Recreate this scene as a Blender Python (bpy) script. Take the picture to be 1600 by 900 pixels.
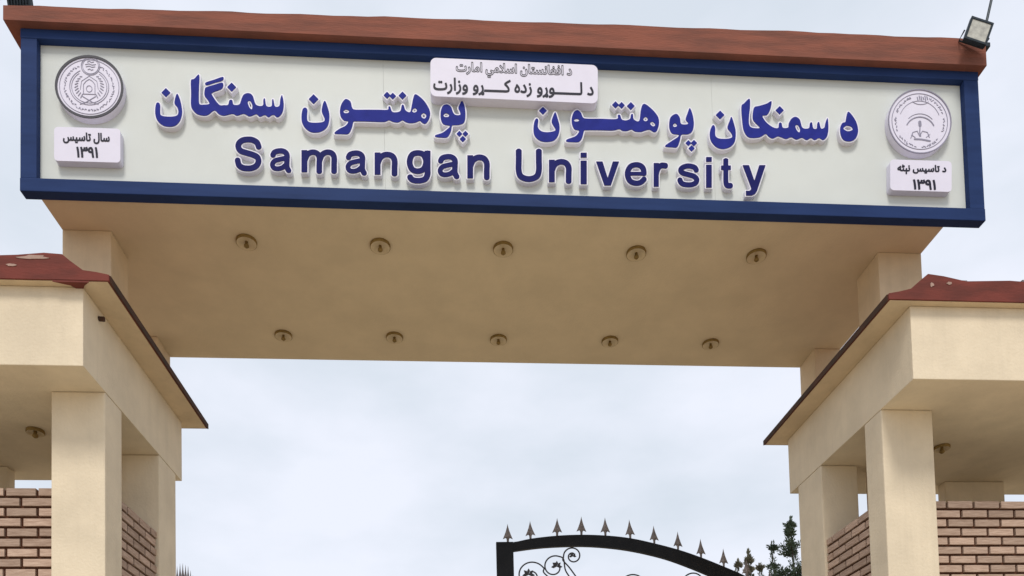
import bpy, bmesh, math, random
import numpy as np
from mathutils import Matrix, Vector
random.seed(7)
sc = bpy.context.scene
for o in list(bpy.data.objects): bpy.data.objects.remove(o)
COL = sc.collection

# ------------------------------------------------------------------ camera
F = 1200.0; CY = 1200.574; YAW = -.0713; PITCH = .043; ROLL = -.0242; EYE = 1.6
def _c(a): return math.cos(a)
def _s(a): return math.sin(a)
Ry = np.array([[_c(YAW), _s(YAW), 0], [-_s(YAW), _c(YAW), 0], [0, 0, 1]])
Rp = np.array([[1, 0, 0], [0, _c(PITCH), _s(PITCH)], [0, -_s(PITCH), _c(PITCH)]])
Rr = np.array([[_c(ROLL), 0, _s(ROLL)], [0, 1, 0], [-_s(ROLL), 0, _c(ROLL)]])
RC = Rr @ Rp @ Ry                       # rows: right, forward, up
cam = bpy.data.cameras.new('camera'); co = bpy.data.objects.new('camera', cam); COL.objects.link(co)
cam.sensor_width = 36; cam.lens = 36 * F / 1600; cam.shift_y = (CY - 450) / 1600
cam.clip_start = .05; cam.clip_end = 3000
m = Matrix.Identity(4)
for i in range(3):
    m[i][0] = RC[0][i]; m[i][1] = RC[2][i]; m[i][2] = -RC[1][i]
m[2][3] = EYE
co.matrix_world = m
sc.camera = co
def ray(px, py): return RC.T @ np.array([(px - 800) / F, 1, (CY - py) / F])
def onY(px, py, Y):
    d = ray(px, py); return (float(d[0] / d[1] * Y), float(d[2] / d[1] * Y + EYE))

# ------------------------------------------------------------------ world, sun, exposure
SUN_EL = math.radians(54); SUN_AZ = math.radians(190)      # direction the light comes from, clockwise from +Y
w = bpy.data.worlds.new('World'); sc.world = w; w.use_nodes = True
nt = w.node_tree; N = nt.nodes; L = nt.links
bg = N['Background']
sky = N.new('ShaderNodeTexSky'); sky.sky_type = 'NISHITA'; sky.sun_disc = False
sky.sun_elevation = SUN_EL; sky.sun_rotation = SUN_AZ
sky.air_density = 1.0; sky.dust_density = 3.0
tc = N.new('ShaderNodeTexCoord'); mp = N.new('ShaderNodeMapping'); mp.inputs['Scale'].default_value = (1, 1, 2.2)
L.new(tc.outputs['Generated'], mp.inputs['Vector'])
no = N.new('ShaderNodeTexNoise'); no.inputs['Scale'].default_value = 3.4; no.inputs['Detail'].default_value = 5; no.inputs['Roughness'].default_value = .5
L.new(mp.outputs['Vector'], no.inputs['Vector'])
cr = N.new('ShaderNodeValToRGB')
cr.color_ramp.elements[0].position = .36; cr.color_ramp.elements[0].color = (.70, .765, .85, 1)
cr.color_ramp.elements[1].position = .64; cr.color_ramp.elements[1].color = (.865, .90, 1.0, 1)
L.new(no.outputs['Fac'], cr.inputs['Fac'])
sc10 = N.new('ShaderNodeVectorMath'); sc10.operation = 'SCALE'; sc10.inputs['Scale'].default_value = 10.6
L.new(cr.outputs['Color'], sc10.inputs[0])
mix = N.new('ShaderNodeMixRGB'); mix.inputs['Fac'].default_value = .93
L.new(sky.outputs['Color'], mix.inputs['Color1']); L.new(sc10.outputs['Vector'], mix.inputs['Color2'])
L.new(mix.outputs['Color'], bg.inputs['Color']); bg.inputs['Strength'].default_value = .1
sun = bpy.data.lights.new('sun', 'SUN'); sun.energy = 2.35; sun.angle = math.radians(16); sun.color = (1, .95, .87)
so = bpy.data.objects.new('sun', sun); COL.objects.link(so)
d = Vector((math.sin(SUN_AZ) * math.cos(SUN_EL), math.cos(SUN_AZ) * math.cos(SUN_EL), math.sin(SUN_EL)))
so.rotation_euler = d.to_track_quat('Z', 'Y').to_euler(); so.location = (0, -10, 30)
sc.view_settings.view_transform = 'Standard'; sc.view_settings.look = 'None'
sc.view_settings.exposure = 0; sc.view_settings.gamma = 1; sc.view_settings.use_curve_mapping = False

# ------------------------------------------------------------------ materials
def mat(name, col, rough=.7, metal=0, var=.12, scale=6, bump=.0, bscale=60, stretch=(1, 1, 1), col2=None, perobj=0, lo=.35, hi=.65, spec=.12, streak=0):
    M = bpy.data.materials.new(name); M.use_nodes = True
    nt = M.node_tree; N = nt.nodes; L = nt.links; b = N['Principled BSDF']
    b.inputs['Roughness'].default_value = rough; b.inputs['Metallic'].default_value = metal
    b.inputs['Specular IOR Level'].default_value = spec
    tc = N.new('ShaderNodeTexCoord'); mp = N.new('ShaderNodeMapping'); mp.inputs['Scale'].default_value = stretch
    g = N.new('ShaderNodeNewGeometry')
    L.new(g.outputs['Position'], mp.inputs['Vector'])
    n1 = N.new('ShaderNodeTexNoise'); n1.inputs['Scale'].default_value = scale; n1.inputs['Detail'].default_value = 6; n1.inputs['Roughness'].default_value = .6
    L.new(mp.outputs['Vector'], n1.inputs['Vector'])
    r = N.new('ShaderNodeValToRGB'); r.color_ramp.elements[0].position = lo; r.color_ramp.elements[1].position = hi
    c2 = col2 if col2 else tuple(c * (1 - var) for c in col)
    r.color_ramp.elements[0].color = (*c2, 1); r.color_ramp.elements[1].color = (*col, 1)
    L.new(n1.outputs['Fac'], r.inputs['Fac'])
    out = r.outputs['Color']
    if perobj:
        oi = N.new('ShaderNodeObjectInfo'); mr = N.new('ShaderNodeMapRange')
        mr.inputs['To Min'].default_value = 1 - perobj; mr.inputs['To Max'].default_value = 1 + perobj
        L.new(oi.outputs['Random'], mr.inputs['Value'])
        v = N.new('ShaderNodeVectorMath'); v.operation = 'SCALE'
        L.new(out, v.inputs[0]); L.new(mr.outputs['Result'], v.inputs['Scale']); out = v.outputs['Vector']
    if streak:
        m2 = N.new('ShaderNodeMapping'); m2.inputs['Scale'].default_value = (1, 1, .07); L.new(g.outputs['Position'], m2.inputs['Vector'])
        n3 = N.new('ShaderNodeTexNoise'); n3.inputs['Scale'].default_value = 11; n3.inputs['Detail'].default_value = 5; n3.inputs['Roughness'].default_value = .7
        L.new(m2.outputs['Vector'], n3.inputs['Vector'])
        r3 = N.new('ShaderNodeMapRange'); r3.inputs['From Min'].default_value = .5; r3.inputs['From Max'].default_value = .72
        r3.inputs['To Min'].default_value = 1; r3.inputs['To Max'].default_value = 1 - streak
        L.new(n3.outputs['Fac'], r3.inputs['Value'])
        v3 = N.new('ShaderNodeVectorMath'); v3.operation = 'SCALE'
        L.new(out, v3.inputs[0]); L.new(r3.outputs['Result'], v3.inputs['Scale']); out = v3.outputs['Vector']
    L.new(out, b.inputs['Base Color'])
    if bump:
        n2 = N.new('ShaderNodeTexNoise'); n2.inputs['Scale'].default_value = bscale; n2.inputs['Detail'].default_value = 4
        L.new(mp.outputs['Vector'], n2.inputs['Vector'])
        bp = N.new('ShaderNodeBump'); bp.inputs['Strength'].default_value = bump; bp.inputs['Distance'].default_value = .01
        L.new(n2.outputs['Fac'], bp.inputs['Height']); L.new(bp.outputs['Normal'], b.inputs['Normal'])
    return M
CREAM = mat('cream_render', (.735, .63, .475), .85, var=.13, scale=2.2, bump=.3, bscale=45, streak=.055)
SOFFIT = mat('soffit_render', (.70, .575, .40), .9, var=.09, scale=2.4, bump=.25, bscale=35)
PIERM = mat('pier_render', (.68, .54, .37), .88, var=.14, scale=2.6, bump=.25, bscale=60, streak=.07)
BLUE = mat('blue_paint', (.022, .044, .135), .55, var=.22, scale=3, stretch=(.4, 1, 3), bump=.04, bscale=30, spec=.05)
PANEL = mat('panel_sheet', (.605, .635, .62), .5, var=.06, scale=1.2)
WHITE = mat('white_acrylic', (.76, .75, .84), .4, var=.04, scale=5)
FACEA = mat('blue_acrylic', (.026, .034, .25), .55, var=.2, scale=8, spec=.03)
FACEE = mat('navy_acrylic', (.018, .020, .125), .55, var=.2, scale=8, spec=.03)
INK = mat('black_print', (.02, .02, .035), .5)
INKG = mat('grey_print', (.075, .075, .09), .5)
INKL = mat('light_grey_print', (.27, .26, .34), .5)
PLQ = mat('plaque_white', (.70, .68, .80), .45, var=.04, scale=5)
CAPM = mat('cap_red_brown', (.25, .092, .064), .85, scale=3.2, stretch=(.55, 1, 4), col2=(.165, .070, .053), lo=.35, hi=.62, bump=.4, bscale=25)
REDM = mat('roof_red_paint', (.175, .046, .036), .75, scale=4, stretch=(.7, .7, 2.5), col2=(.12, .037, .030), lo=.38, hi=.62, bump=.25, bscale=30)
DRIP = mat('weathered_edge', (.085, .042, .028), .8, scale=5, col2=(.05, .035, .028), bump=.3, bscale=20)
PATCH = mat('bare_plaster', (.42, .29, .24), .9, scale=14, var=.25)
DIMFLOORM = mat('dimming_floor_dark', (.09, .07, .05), .8, scale=3)  # kept dark so little light bounces up to the gatehouse ceiling
GREYM = mat('roof_grey_screed', (.22, .21, .21), .9, scale=9, var=.35, bump=.4, bscale=30)
BRICKM = mat('brick_clay', (.50, .37, .29), .85, scale=9, stretch=(1, 1, 12), col2=(.33, .225, .17), bump=.35, bscale=20, perobj=.2)
MORT = mat('brown_mortar', (.085, .035, .02), .95, var=.3, scale=12, bump=.3, bscale=40)
BLACK = mat('black_gate_paint', (.012, .012, .013), .35, var=.3, scale=10)
IRON = mat('scroll_iron', (.06, .058, .062), .45, .4, var=.3, scale=12)
SPIKE = mat('spike_metal', (.27, .235, .225), .5, .3, var=.45, scale=25)
BRONZE = mat('lamp_bronze', (.27, .18, .065), .6, .1, var=.3, scale=20)
LENS = mat('lamp_lens', (.62, .50, .33), .35, var=.1, scale=20)
FLGLASS = mat('floodlight_glass', (.50, .50, .46), .25, scale=22, col2=(.34, .34, .32), bump=.1)
FLBODY = mat('floodlight_body', (.035, .045, .055), .45, .3, var=.3, scale=15)
ASPH = mat('asphalt', (.10, .095, .09), .95, var=.3, scale=3, bump=.4, bscale=60)
PAVE = mat('concrete_paving', (.52, .45, .34), .92, var=.16, scale=1.5, bump=.3, bscale=30)
DIRT = mat('dry_ground', (.46, .37, .26), .95, var=.25, scale=.6, bump=.4, bscale=10)
BARK = mat('bark', (.06, .048, .036), .95, var=.35, scale=20, bump=.5, bscale=40)
NEED = mat('pine_needles', (.085, .11, .07), .7, scale=7, col2=(.035, .055, .04), perobj=.1)
NEED2 = mat('cypress_needles', (.20, .185, .14), .75, scale=6, col2=(.10, .105, .075), perobj=.1)

# ------------------------------------------------------------------ helpers
def tag(o, label=None, cat=None, group=None, kind=None):
    if label: o['label'] = label
    if cat: o['category'] = cat
    if group: o['group'] = group
    if kind: o['kind'] = kind
    return o
def thing(name, loc, label, cat, group=None):
    o = bpy.data.objects.new(name, None); COL.objects.link(o); o.location = loc; o.empty_display_size = .2
    return tag(o, label, cat, group)
def link(name, me, parent=None, mtl=None, smooth=False):
    """world-space mesh -> object, shifted into its parent's frame"""
    if mtl is not None and not len(me.materials): me.materials.append(mtl)
    if smooth:
        for p in me.polygons: p.use_smooth = True
    o = bpy.data.objects.new(name, me); COL.objects.link(o)
    if parent is not None:
        o.parent = parent
        t = Vector((0, 0, 0)); q = parent
        while q is not None: t += q.location; q = q.parent
        o.location = -t
    return o
class B:
    def __init__(s): s.bm = bmesh.new()
    def box(s, x0, x1, y0, y1, z0, z1, bev=0):
        r = bmesh.ops.create_cube(s.bm, size=1)
        for v in r['verts']:
            v.co = Vector((x0 + (v.co.x + .5) * (x1 - x0), y0 + (v.co.y + .5) * (y1 - y0), z0 + (v.co.z + .5) * (z1 - z0)))
        if bev:
            es = list({e for v in r['verts'] for e in v.link_edges})
            bmesh.ops.bevel(s.bm, geom=es, offset=bev, segments=2, affect='EDGES', profile=.6)
        return s
    def poly(s, pts, a, b, axis='y'):
        """closed polygon pts (u,v) extruded from a to b along an axis"""
        def P(u, v, t): return {'y': (u, t, v), 'x': (t, u, v), 'z': (u, v, t)}[axis]
        f0 = [s.bm.verts.new(P(u, v, a)) for u, v in pts]; f1 = [s.bm.verts.new(P(u, v, b)) for u, v in pts]
        s.bm.faces.new(f0); s.bm.faces.new(f1[::-1]); n = len(pts)
        for i in range(n): s.bm.faces.new((f0[i], f1[i], f1[(i + 1) % n], f0[(i + 1) % n]))
        return s
    def tube(s, pts, r, n=6, caps=True, r1=None):
        pts = [Vector(p) for p in pts]; rings = []
        up = Vector((0, 1, 0))
        for i, p in enumerate(pts):
            t = (pts[min(i + 1, len(pts) - 1)] - pts[max(i - 1, 0)]).normalized()
            a = t.cross(up)
            if a.length < .05: a = t.cross(Vector((1, 0, 0)))
            a.normalize(); b = t.cross(a).normalized()
            rr = r if r1 is None else r + (r1 - r) * i / max(1, len(pts) - 1)
            rings.append([s.bm.verts.new(p + (a * math.cos(k * 2 * math.pi / n) + b * math.sin(k * 2 * math.pi / n)) * rr) for k in range(n)])
        for A, C in zip(rings, rings[1:]):
            for k in range(n): s.bm.faces.new((A[k], A[(k + 1) % n], C[(k + 1) % n], C[k]))
        if caps: s.bm.faces.new(rings[0][::-1]); s.bm.faces.new(rings[-1])
        return s
    def lathe(s, prof, cx, cy, n=28, cz=0):
        """profile (r,z) round the vertical axis"""
        rings = []
        for r, z in prof:
            if r < 1e-5: rings.append([s.bm.verts.new((cx, cy, cz + z))])
            else: rings.append([s.bm.verts.new((cx + r * math.cos(k * 2 * math.pi / n), cy + r * math.sin(k * 2 * math.pi / n), cz + z)) for k in range(n)])
        for A, C in zip(rings, rings[1:]):
            for k in range(n):
                k2 = (k + 1) % n
                if len(A) == 1 and len(C) == 1: continue
                if len(A) == 1: s.bm.faces.new((A[0], C[k2], C[k]))
                elif len(C) == 1: s.bm.faces.new((A[k], A[k2], C[0]))
                else: s.bm.faces.new((A[k], A[k2], C[k2], C[k]))
        return s
    def mesh(s, name):
        bmesh.ops.recalc_face_normals(s.bm, faces=s.bm.faces[:])
        me = bpy.data.meshes.new(name); s.bm.to_mesh(me); s.bm.free(); return me
    def obj(s, name, mtl, parent=None, smooth=False):
        return link(name, s.mesh(name), parent, mtl, smooth)

# ---- flat shapes from signed distance fields (letters, plaques, drawn marks)
def d_seg(X, Y, a, b, r):
    ax, ay = a; bx, by = b; dx, dy = bx - ax, by - ay; l2 = dx * dx + dy * dy + 1e-9
    t = np.clip(((X - ax) * dx + (Y - ay) * dy) / l2, 0, 1)
    return np.hypot(X - ax - t * dx, Y - ay - t * dy) - r
def d_box(X, Y, a, b, r):
    ax, ay = a; bx, by = b; l = math.hypot(bx - ax, by - ay) + 1e-9; ux, uy = (bx - ax) / l, (by - ay) / l
    u = (X - ax) * ux + (Y - ay) * uy; v = -(X - ax) * uy + (Y - ay) * ux
    qx = np.abs(u - l / 2) - l / 2; qy = np.abs(v) - r
    return np.hypot(np.maximum(qx, 0), np.maximum(qy, 0)) + np.minimum(np.maximum(qx, qy), 0)
def smooth_pts(p, closed=False, k=5):
    p = [np.array(q, float) for q in p]; n = len(p); out = []
    rng = range(n) if closed else range(n - 1)
    for i in rng:
        if closed: a, b, c, d = p[i - 1], p[i], p[(i + 1) % n], p[(i + 2) % n]
        else: a, b, c, d = p[max(i - 1, 0)], p[i], p[i + 1], p[min(i + 2, n - 1)]
        for j in range(k):
            t = j / k
            out.append(.5 * ((2 * b) + (c - a) * t + (2 * a - 5 * b + 4 * c - d) * t * t + (3 * b - a - 3 * c + d) * t ** 3))
    if not closed: out.append(p[-1])
    return [tuple(q) for q in out]
def stroke(X, Y, pts, wd, flat=True, sm=True, closed=False):
    q = smooth_pts(pts, closed) if sm and len(pts) > 2 else list(pts)
    if closed: q = q + [q[0]]; flat = False
    D = np.full(X.shape, 1e9); n = len(q) - 1
    for i in range(n):
        if flat and (i == 0 or i == n - 1):
            f = d_box(X, Y, q[i], q[i + 1], wd / 2)
        else: f = d_seg(X, Y, q[i], q[i + 1], wd / 2)
        D = np.minimum(D, f)
    return D
def d_poly(X, Y, pts):
    D = np.full(X.shape, 1e9); ins = np.zeros(X.shape, bool); n = len(pts)
    for i in range(n):
        a, b = pts[i], pts[(i + 1) % n]
        D = np.minimum(D, d_seg(X, Y, a, b, 0))
        if a[1] != b[1]:
            c = ((a[1] > Y) != (b[1] > Y)) & (X < (b[0] - a[0]) * (Y - a[1]) / (b[1] - a[1]) + a[0])
            ins ^= c
    return np.where(ins, -D, D)
def contours(G, xs, ys, lev):
    """marching squares, closed loops of (x,y)"""
    A = (G < lev); H, W = A.shape; seg = {}; pt = {}
    def edge(i, j, k):          # k 0: (i,j)-(i,j+1); k 1: (i,j)-(i+1,j)
        key = (i, j, k)
        if key not in pt:
            i2, j2 = (i, j + 1) if k == 0 else (i + 1, j)
            a, b = G[i, j], G[i2, j2]; t = (lev - a) / (b - a) if b != a else .5
            pt[key] = (xs[j] + (xs[j2] - xs[j]) * t, ys[i] + (ys[i2] - ys[i]) * t)
        return key
    code = A[:-1, :-1] * 1 + A[:-1, 1:] * 2 + A[1:, 1:] * 4 + A[1:, :-1] * 8
    tab = {1: [(3, 0)], 2: [(0, 1)], 3: [(3, 1)], 4: [(1, 2)], 5: [(3, 2), (1, 0)], 6: [(0, 2)], 7: [(3, 2)],
           8: [(2, 3)], 9: [(2, 0)], 10: [(0, 3), (2, 1)], 11: [(2, 1)], 12: [(1, 3)], 13: [(1, 0)], 14: [(0, 3)]}
    for i, j in np.argwhere((code > 0) & (code < 15)):
        i, j = int(i), int(j)
        e = {0: (i, j, 0), 1: (i, j + 1, 1), 2: (i + 1, j, 0), 3: (i, j, 1)}
        for a, b in tab[int(code[i, j])]:
            seg[edge(*e[a])] = edge(*e[b])
    loops = []
    while seg:
        k0, k = seg.popitem(); lp = [pt[k0]]
        while k != k0 and k in seg:
            lp.append(pt[k]); k = seg.pop(k)
        if len(lp) >= 6: loops.append(lp)
    return loops
def thin(lp, tol):
    """drop nearly collinear points"""
    out = [lp[0]]
    i = 0; n = len(lp)
    while i < n - 1:
        j = min(i + 6, n)
        while j > i + 1:
            a = np.array(lp[i]); b = np.array(lp[j % n]); dl = np.hypot(*(b - a)) + 1e-9
            ok = all(abs((lp[k][0] - a[0]) * (b[1] - a[1]) - (lp[k][1] - a[1]) * (b[0] - a[0])) / dl < tol for k in range(i + 1, j))
            if ok: break
            j -= 1
        i = j
        if i < n: out.append(lp[i])
    return out
def fill_mesh(name, loops, y0, y1, tri=True):
    """loops of (X,Z) filled with holes, from front y0 to back y1"""
    cu = bpy.data.curves.new(name, 'CURVE'); cu.dimensions = '2D'; cu.fill_mode = 'BOTH'; cu.extrude = (y1 - y0) / 2
    for lp in loops:
        sp = cu.splines.new('POLY'); sp.points.add(len(lp) - 1); sp.use_cyclic_u = True
        for p, q in zip(sp.points, lp): p.co = (q[0], q[1], 0, 1)
    o = bpy.data.objects.new('tmp', cu); COL.objects.link(o)
    dg = bpy.context.evaluated_depsgraph_get()
    me = bpy.data.meshes.new_from_object(o.evaluated_get(dg)); me.name = name
    bpy.data.objects.remove(o); bpy.data.curves.remove(cu)
    me.transform(Matrix(((1, 0, 0, 0), (0, 0, -1, (y0 + y1) / 2), (0, 1, 0, 0), (0, 0, 0, 1))))
    me.materials.clear()
    return me
def px_grid(x0, y0, x1, y1, step=.55):
    xs = np.arange(x0, x1 + step, step); ys = np.arange(y0, y1 + step, step)
    X, Y = np.meshgrid(xs, ys); return X, Y, xs, ys
def to_plane(loops, Y, tol=.07):
    return [[onY(px, py, Y) for px, py in thin(lp, tol)] for lp in loops]

# ================================================================== SETTING
g = B(); n = 24; R_ = 900
g.bm.faces.new([g.bm.verts.new((x, y, 0)) for x, y in ((-R_, -R_), (R_, -R_), (R_, R_), (-R_, R_))])
tag(g.obj('ground', DIRT), kind='structure')
g = B(); g.box(-14, 16, -12, 10.6, -.2, .012); tag(g.obj('forecourt', PAVE), kind='structure')
g = B(); g.box(-2.9, 3.9, 10.6, 120, -.2, .02); tag(g.obj('road', ASPH), kind='structure')
for a, b in ((-3.2, -2.9), (3.9, 4.2)):
    g = B(); g.box(a, b, 10.62, 120, -.2, .13, .015); tag(g.obj('kerb', PAVE), kind='structure')

# ================================================================== PORTAL
ZS = 7.40
portal = thing('gate_portal', (.65, 8.6, 0), 'tall cream entrance portal whose deep beam spans the opening above the gate', 'gateway')
def slab(name, mtl, parent, *a, bev=.008): return B().box(*a, bev=bev).obj(name, mtl, parent)
slab('beam', SOFFIT, portal, -3.814, 5.113, 7.312, 9.9, ZS, 8.985)
slab('pier', PIERM, portal, -3.81, -3.34, 7.70, 8.10, 0, ZS - .002)
slab('pier', PIERM, portal, 4.626, 5.109, 7.70, 8.14, 0, ZS - .002)
slab('pier', PIERM, portal, -3.806, -3.555, 9.45, 9.88, 0, ZS - .002)
slab('pier', PIERM, portal, 4.756, 5.105, 9.45, 9.88, 0, ZS - .002)
# red-brown roof cap, slightly wavy along its top edge
cp = B(); top = []
nx = 60; x0, x1 = -4.06, 5.525
for i in range(nx + 1):
    t = i / nx; x = x0 + (x1 - x0) * t
    z = 9.108 + .128 * (1 - (1 - t) ** 1.5) + .006 * math.sin(i * .9) * math.sin(i * .37) + random.uniform(-.003, .003)
    if t < .08: z += .0
    top.append((x, z))
cp.poly([(x0, 8.968)] + top + [(x1, 8.992 - .03)], 7.13, 10.05)
cap = cp.obj('roof_cap', CAPM, portal)
rg = B()
for i in range(26):
    a = x0 + .3 + i * .35; t = (a - x0) / (x1 - x0)
    if random.random() < .6:
        z = 9.10 + .128 * (1 - (1 - t) ** 1.5)
        rg.box(a, a + random.uniform(.2, .5), 7.16 + random.uniform(0, .03), 7.6, z - .03, z + random.uniform(.004, .022), .004)
tag(rg.obj('screed_edge', GREYM, cap), kind='stuff')

# ================================================================== SIGNBOARD
YF, YP, YL = 7.20, 7.268, 7.218
SX0, SX1, SZ0, SZ1 = -3.945, 5.482, 7.385, 9.0
IX0, IX1, IZ0, IZ1 = -3.797, 5.325, 7.512, 8.872
sign = thing('signboard', (.77, 7.3, SZ0), 'long white signboard in a navy blue frame with raised university name lettering', 'signboard')
slab('frame_bar', BLUE, sign, SX0, SX1, YF, 7.306, IZ1, SZ1 - .035, bev=.006)
slab('frame_bar', BLUE, sign, SX0, SX1, YF, 7.306, SZ0, IZ0, bev=.006)
slab('frame_bar', BLUE, sign, SX0 + .002, IX0, YF + .003, 7.305, IZ0, IZ1, bev=.006)
slab('frame_bar', BLUE, sign, IX1, SX1 - .002, YF + .003, 7.305, IZ0, IZ1, bev=.006)
cuts = [IX0] + [onY(p, 180, YP)[0] for p in (600, 1113)] + [IX1]
for a, b in zip(cuts, cuts[1:]):
    slab('panel', PANEL, sign, a + .0006, b - .0006, YP, 7.304, IZ0, IZ1, bev=.0006)

def make_letter(D, xs, ys, face_mat, lift=2.1, name='letter', yb=YP, yf=YL, parent=None, fn=None):
    body = to_plane(contours(D, xs, ys, lift), yf + .002)
    me = fill_mesh(name, body, yf + .002, yb)
    o = link(name, me, parent or sign, WHITE)
    face = to_plane(contours(D, xs, ys, 0.0), yf)
    mf = fill_mesh('letter_face', face, yf - .003, yf + .0015)
    link('letter_face', mf, o, face_mat)
    return o
# ---- the big blue words: outlines of every connected group of letters
def group_letter(org, s, outs, holes=(), dots=()):
    ox, oy = org
    cv = lambda p: (p[0] / s + ox, p[1] / s + oy)
    O = [smooth_pts([cv(p) for p in q], True, 4) for q in outs]
    Hh = [smooth_pts([cv(p) for p in q], True, 4) for q in holes]
    Dd = [(cv((x, y)), r / s) for x, y, r in dots]
    allp = [p for q in O for p in q] + [p for (p, r) in Dd]
    x0 = min(p[0] for p in allp) - 9; x1 = max(p[0] for p in allp) + 9; y0 = min(p[1] for p in allp) - 10; y1 = max(p[1] for p in allp) + 10
    X, Y, xs, ys = px_grid(x0, y0, x1, y1)
    D = np.full(X.shape, 1e9)
    for q in O: D = np.minimum(D, d_poly(X, Y, q))
    for q in Hh: D = np.maximum(D, -d_poly(X, Y, q))
    for (c, r) in Dd: D = np.minimum(D, (np.abs(X - c[0]) + np.abs(Y - c[1])) * .75 - r * .82)      # diamond dots
    make_letter(D, xs, ys, FACEA, 1.9)
group_letter((230, 110), 8.183, [[(115, 430), (140, 412), (165, 440), (165, 530), (178, 575), (240, 592), (330, 592), (385, 575), (400, 530), (385, 470), (350, 425), (362, 345), (385, 300), (415, 360), (440, 460), (445, 560), (410, 660), (340, 715), (230, 715), (155, 670), (112, 600), (103, 510)]], dots=[(240, 285, 52)])
group_letter((230, 110), 8.183, [[(560, 132), (600, 112), (655, 55), (668, 90), (663, 200), (660, 340), (668, 430), (720, 440), (795, 430), (775, 380), (733, 320), (740, 235), (765, 215), (860, 185), (965, 160), (955, 235), (835, 285), (835, 325), (920, 440), (985, 446), (1035, 442), (1052, 385), (1088, 383), (1105, 440), (1180, 436), (1208, 360), (1240, 308), (1300, 293), (1350, 328), (1392, 440), (1478, 452), (1485, 380), (1505, 362), (1525, 456), (1590, 460), (1597, 385), (1613, 372), (1635, 462), (1690, 455), (1702, 370), (1725, 318), (1745, 420), (1735, 520), (1700, 580), (1660, 600), (1625, 572), (1590, 575), (1550, 600), (1505, 570), (1440, 594), (1395, 560), (1310, 590), (1235, 556), (1150, 580), (1090, 556), (985, 580), (920, 562), (860, 512), (790, 562), (735, 580), (640, 560), (580, 500), (560, 440), (562, 300)],
    [(748, 158), (860, 120), (968, 85), (962, 130), (860, 160), (760, 190)]], holes=[[(1285, 400), (1318, 392), (1345, 450), (1338, 500), (1305, 470)]], dots=[(1080, 215, 52)])
group_letter((460, 130), 9, [[(115, 372), (148, 345), (182, 370), (178, 450), (185, 530), (240, 556), (350, 556), (415, 540), (425, 495), (385, 400), (400, 300), (430, 250), (465, 330), (492, 440), (482, 560), (440, 640), (350, 690), (240, 690), (160, 640), (110, 560), (100, 470)]], dots=[(270, 225, 62)])
group_letter((460, 130), 9, [[(735, 225), (790, 262), (812, 345), (850, 374), (1000, 375), (1180, 376), (1312, 376), (1322, 332), (1348, 335), (1372, 400), (1425, 412), (1490, 392), (1510, 312), (1538, 312), (1562, 382), (1625, 410), (1648, 330), (1675, 200), (1710, 158), (1815, 240), (1888, 350), (1910, 430), (1890, 510), (1845, 570), (1800, 560), (1765, 530), (1700, 556), (1620, 562), (1560, 545), (1520, 522), (1460, 552), (1390, 546), (1330, 522), (1260, 545), (1060, 540), (860, 537), (828, 545), (810, 620), (760, 712), (660, 716), (575, 712), (572, 690), (640, 640), (720, 600), (758, 540), (700, 525), (652, 470), (640, 390), (660, 300), (700, 240)]],
    holes=[[(690, 392), (728, 370), (770, 392), (755, 420), (705, 422)], [(1655, 385), (1685, 352), (1715, 362), (1722, 395), (1690, 415), (1662, 405)], [(1782, 450), (1812, 420), (1845, 435), (1855, 470), (1830, 500), (1795, 485)]], dots=[(1303, 170, 44), (1383, 182, 42), (1520, 175, 50)])
group_letter((580, 130), 9, [[(1070, 300), (1125, 340), (1150, 410), (1185, 448), (1250, 448), (1248, 400), (1225, 350), (1250, 290), (1278, 250), (1312, 320), (1326, 440), (1308, 550), (1240, 586), (1165, 590), (1135, 600), (1120, 680), (1070, 760), (990, 765), (908, 755), (905, 732), (1000, 700), (1080, 640), (1108, 600), (1020, 580), (980, 510), (978, 400), (1010, 320)]], holes=[[(1015, 450), (1050, 422), (1095, 445), (1085, 475), (1035, 478)]], dots=[(1240, 712, 37), (1325, 712, 37), (1288, 785, 40)])
group_letter((820, 150), 9, [[(130, 380), (160, 318), (190, 342), (182, 430), (220, 490), (300, 512), (400, 500), (432, 470), (378, 370), (400, 280), (430, 232), (465, 330), (490, 440), (470, 550), (420, 620), (340, 645), (240, 640), (160, 590), (123, 510)]], dots=[(255, 208, 50)])
group_letter((820, 150), 9, [[(740, 200), (790, 240), (815, 300), (865, 320), (1060, 322), (1290, 326), (1308, 272), (1340, 270), (1362, 330), (1420, 346), (1480, 322), (1494, 262), (1520, 260), (1532, 330), (1608, 352), (1635, 180), (1680, 112), (1790, 190), (1870, 290), (1887, 380), (1862, 480), (1820, 510), (1755, 476), (1695, 486), (1630, 506), (1550, 500), (1500, 472), (1440, 492), (1372, 490), (1330, 466), (1240, 486), (1060, 482), (865, 482), (832, 492), (805, 590), (760, 646), (680, 650), (590, 642), (588, 616), (655, 590), (722, 560), (765, 490), (700, 470), (665, 400), (660, 310), (690, 230)]],
    holes=[[(690, 340), (728, 320), (765, 336), (750, 358), (705, 360)], [(1665, 325), (1695, 295), (1722, 308), (1728, 340), (1698, 358), (1672, 345)], [(1762, 385), (1790, 362), (1825, 385), (1832, 415), (1805, 430), (1775, 412)]], dots=[(1275, 125, 44), (1360, 132, 42), (1490, 142, 50)])
group_letter((930, 150), 9, [[(1140, 253), (1190, 310), (1206, 392), (1280, 402), (1308, 380), (1272, 330), (1300, 240), (1330, 172), (1370, 270), (1387, 400), (1362, 500), (1300, 540), (1212, 546), (1190, 630), (1150, 720), (1080, 722), (1000, 716), (988, 695), (1080, 632), (1160, 580), (1175, 546), (1090, 532), (1050, 480), (1040, 400), (1060, 300)]], holes=[[(1092, 410), (1120, 384), (1148, 405), (1142, 432), (1105, 436)]], dots=[(1310, 662, 37), (1388, 662, 40), (1355, 737, 40)])
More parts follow.
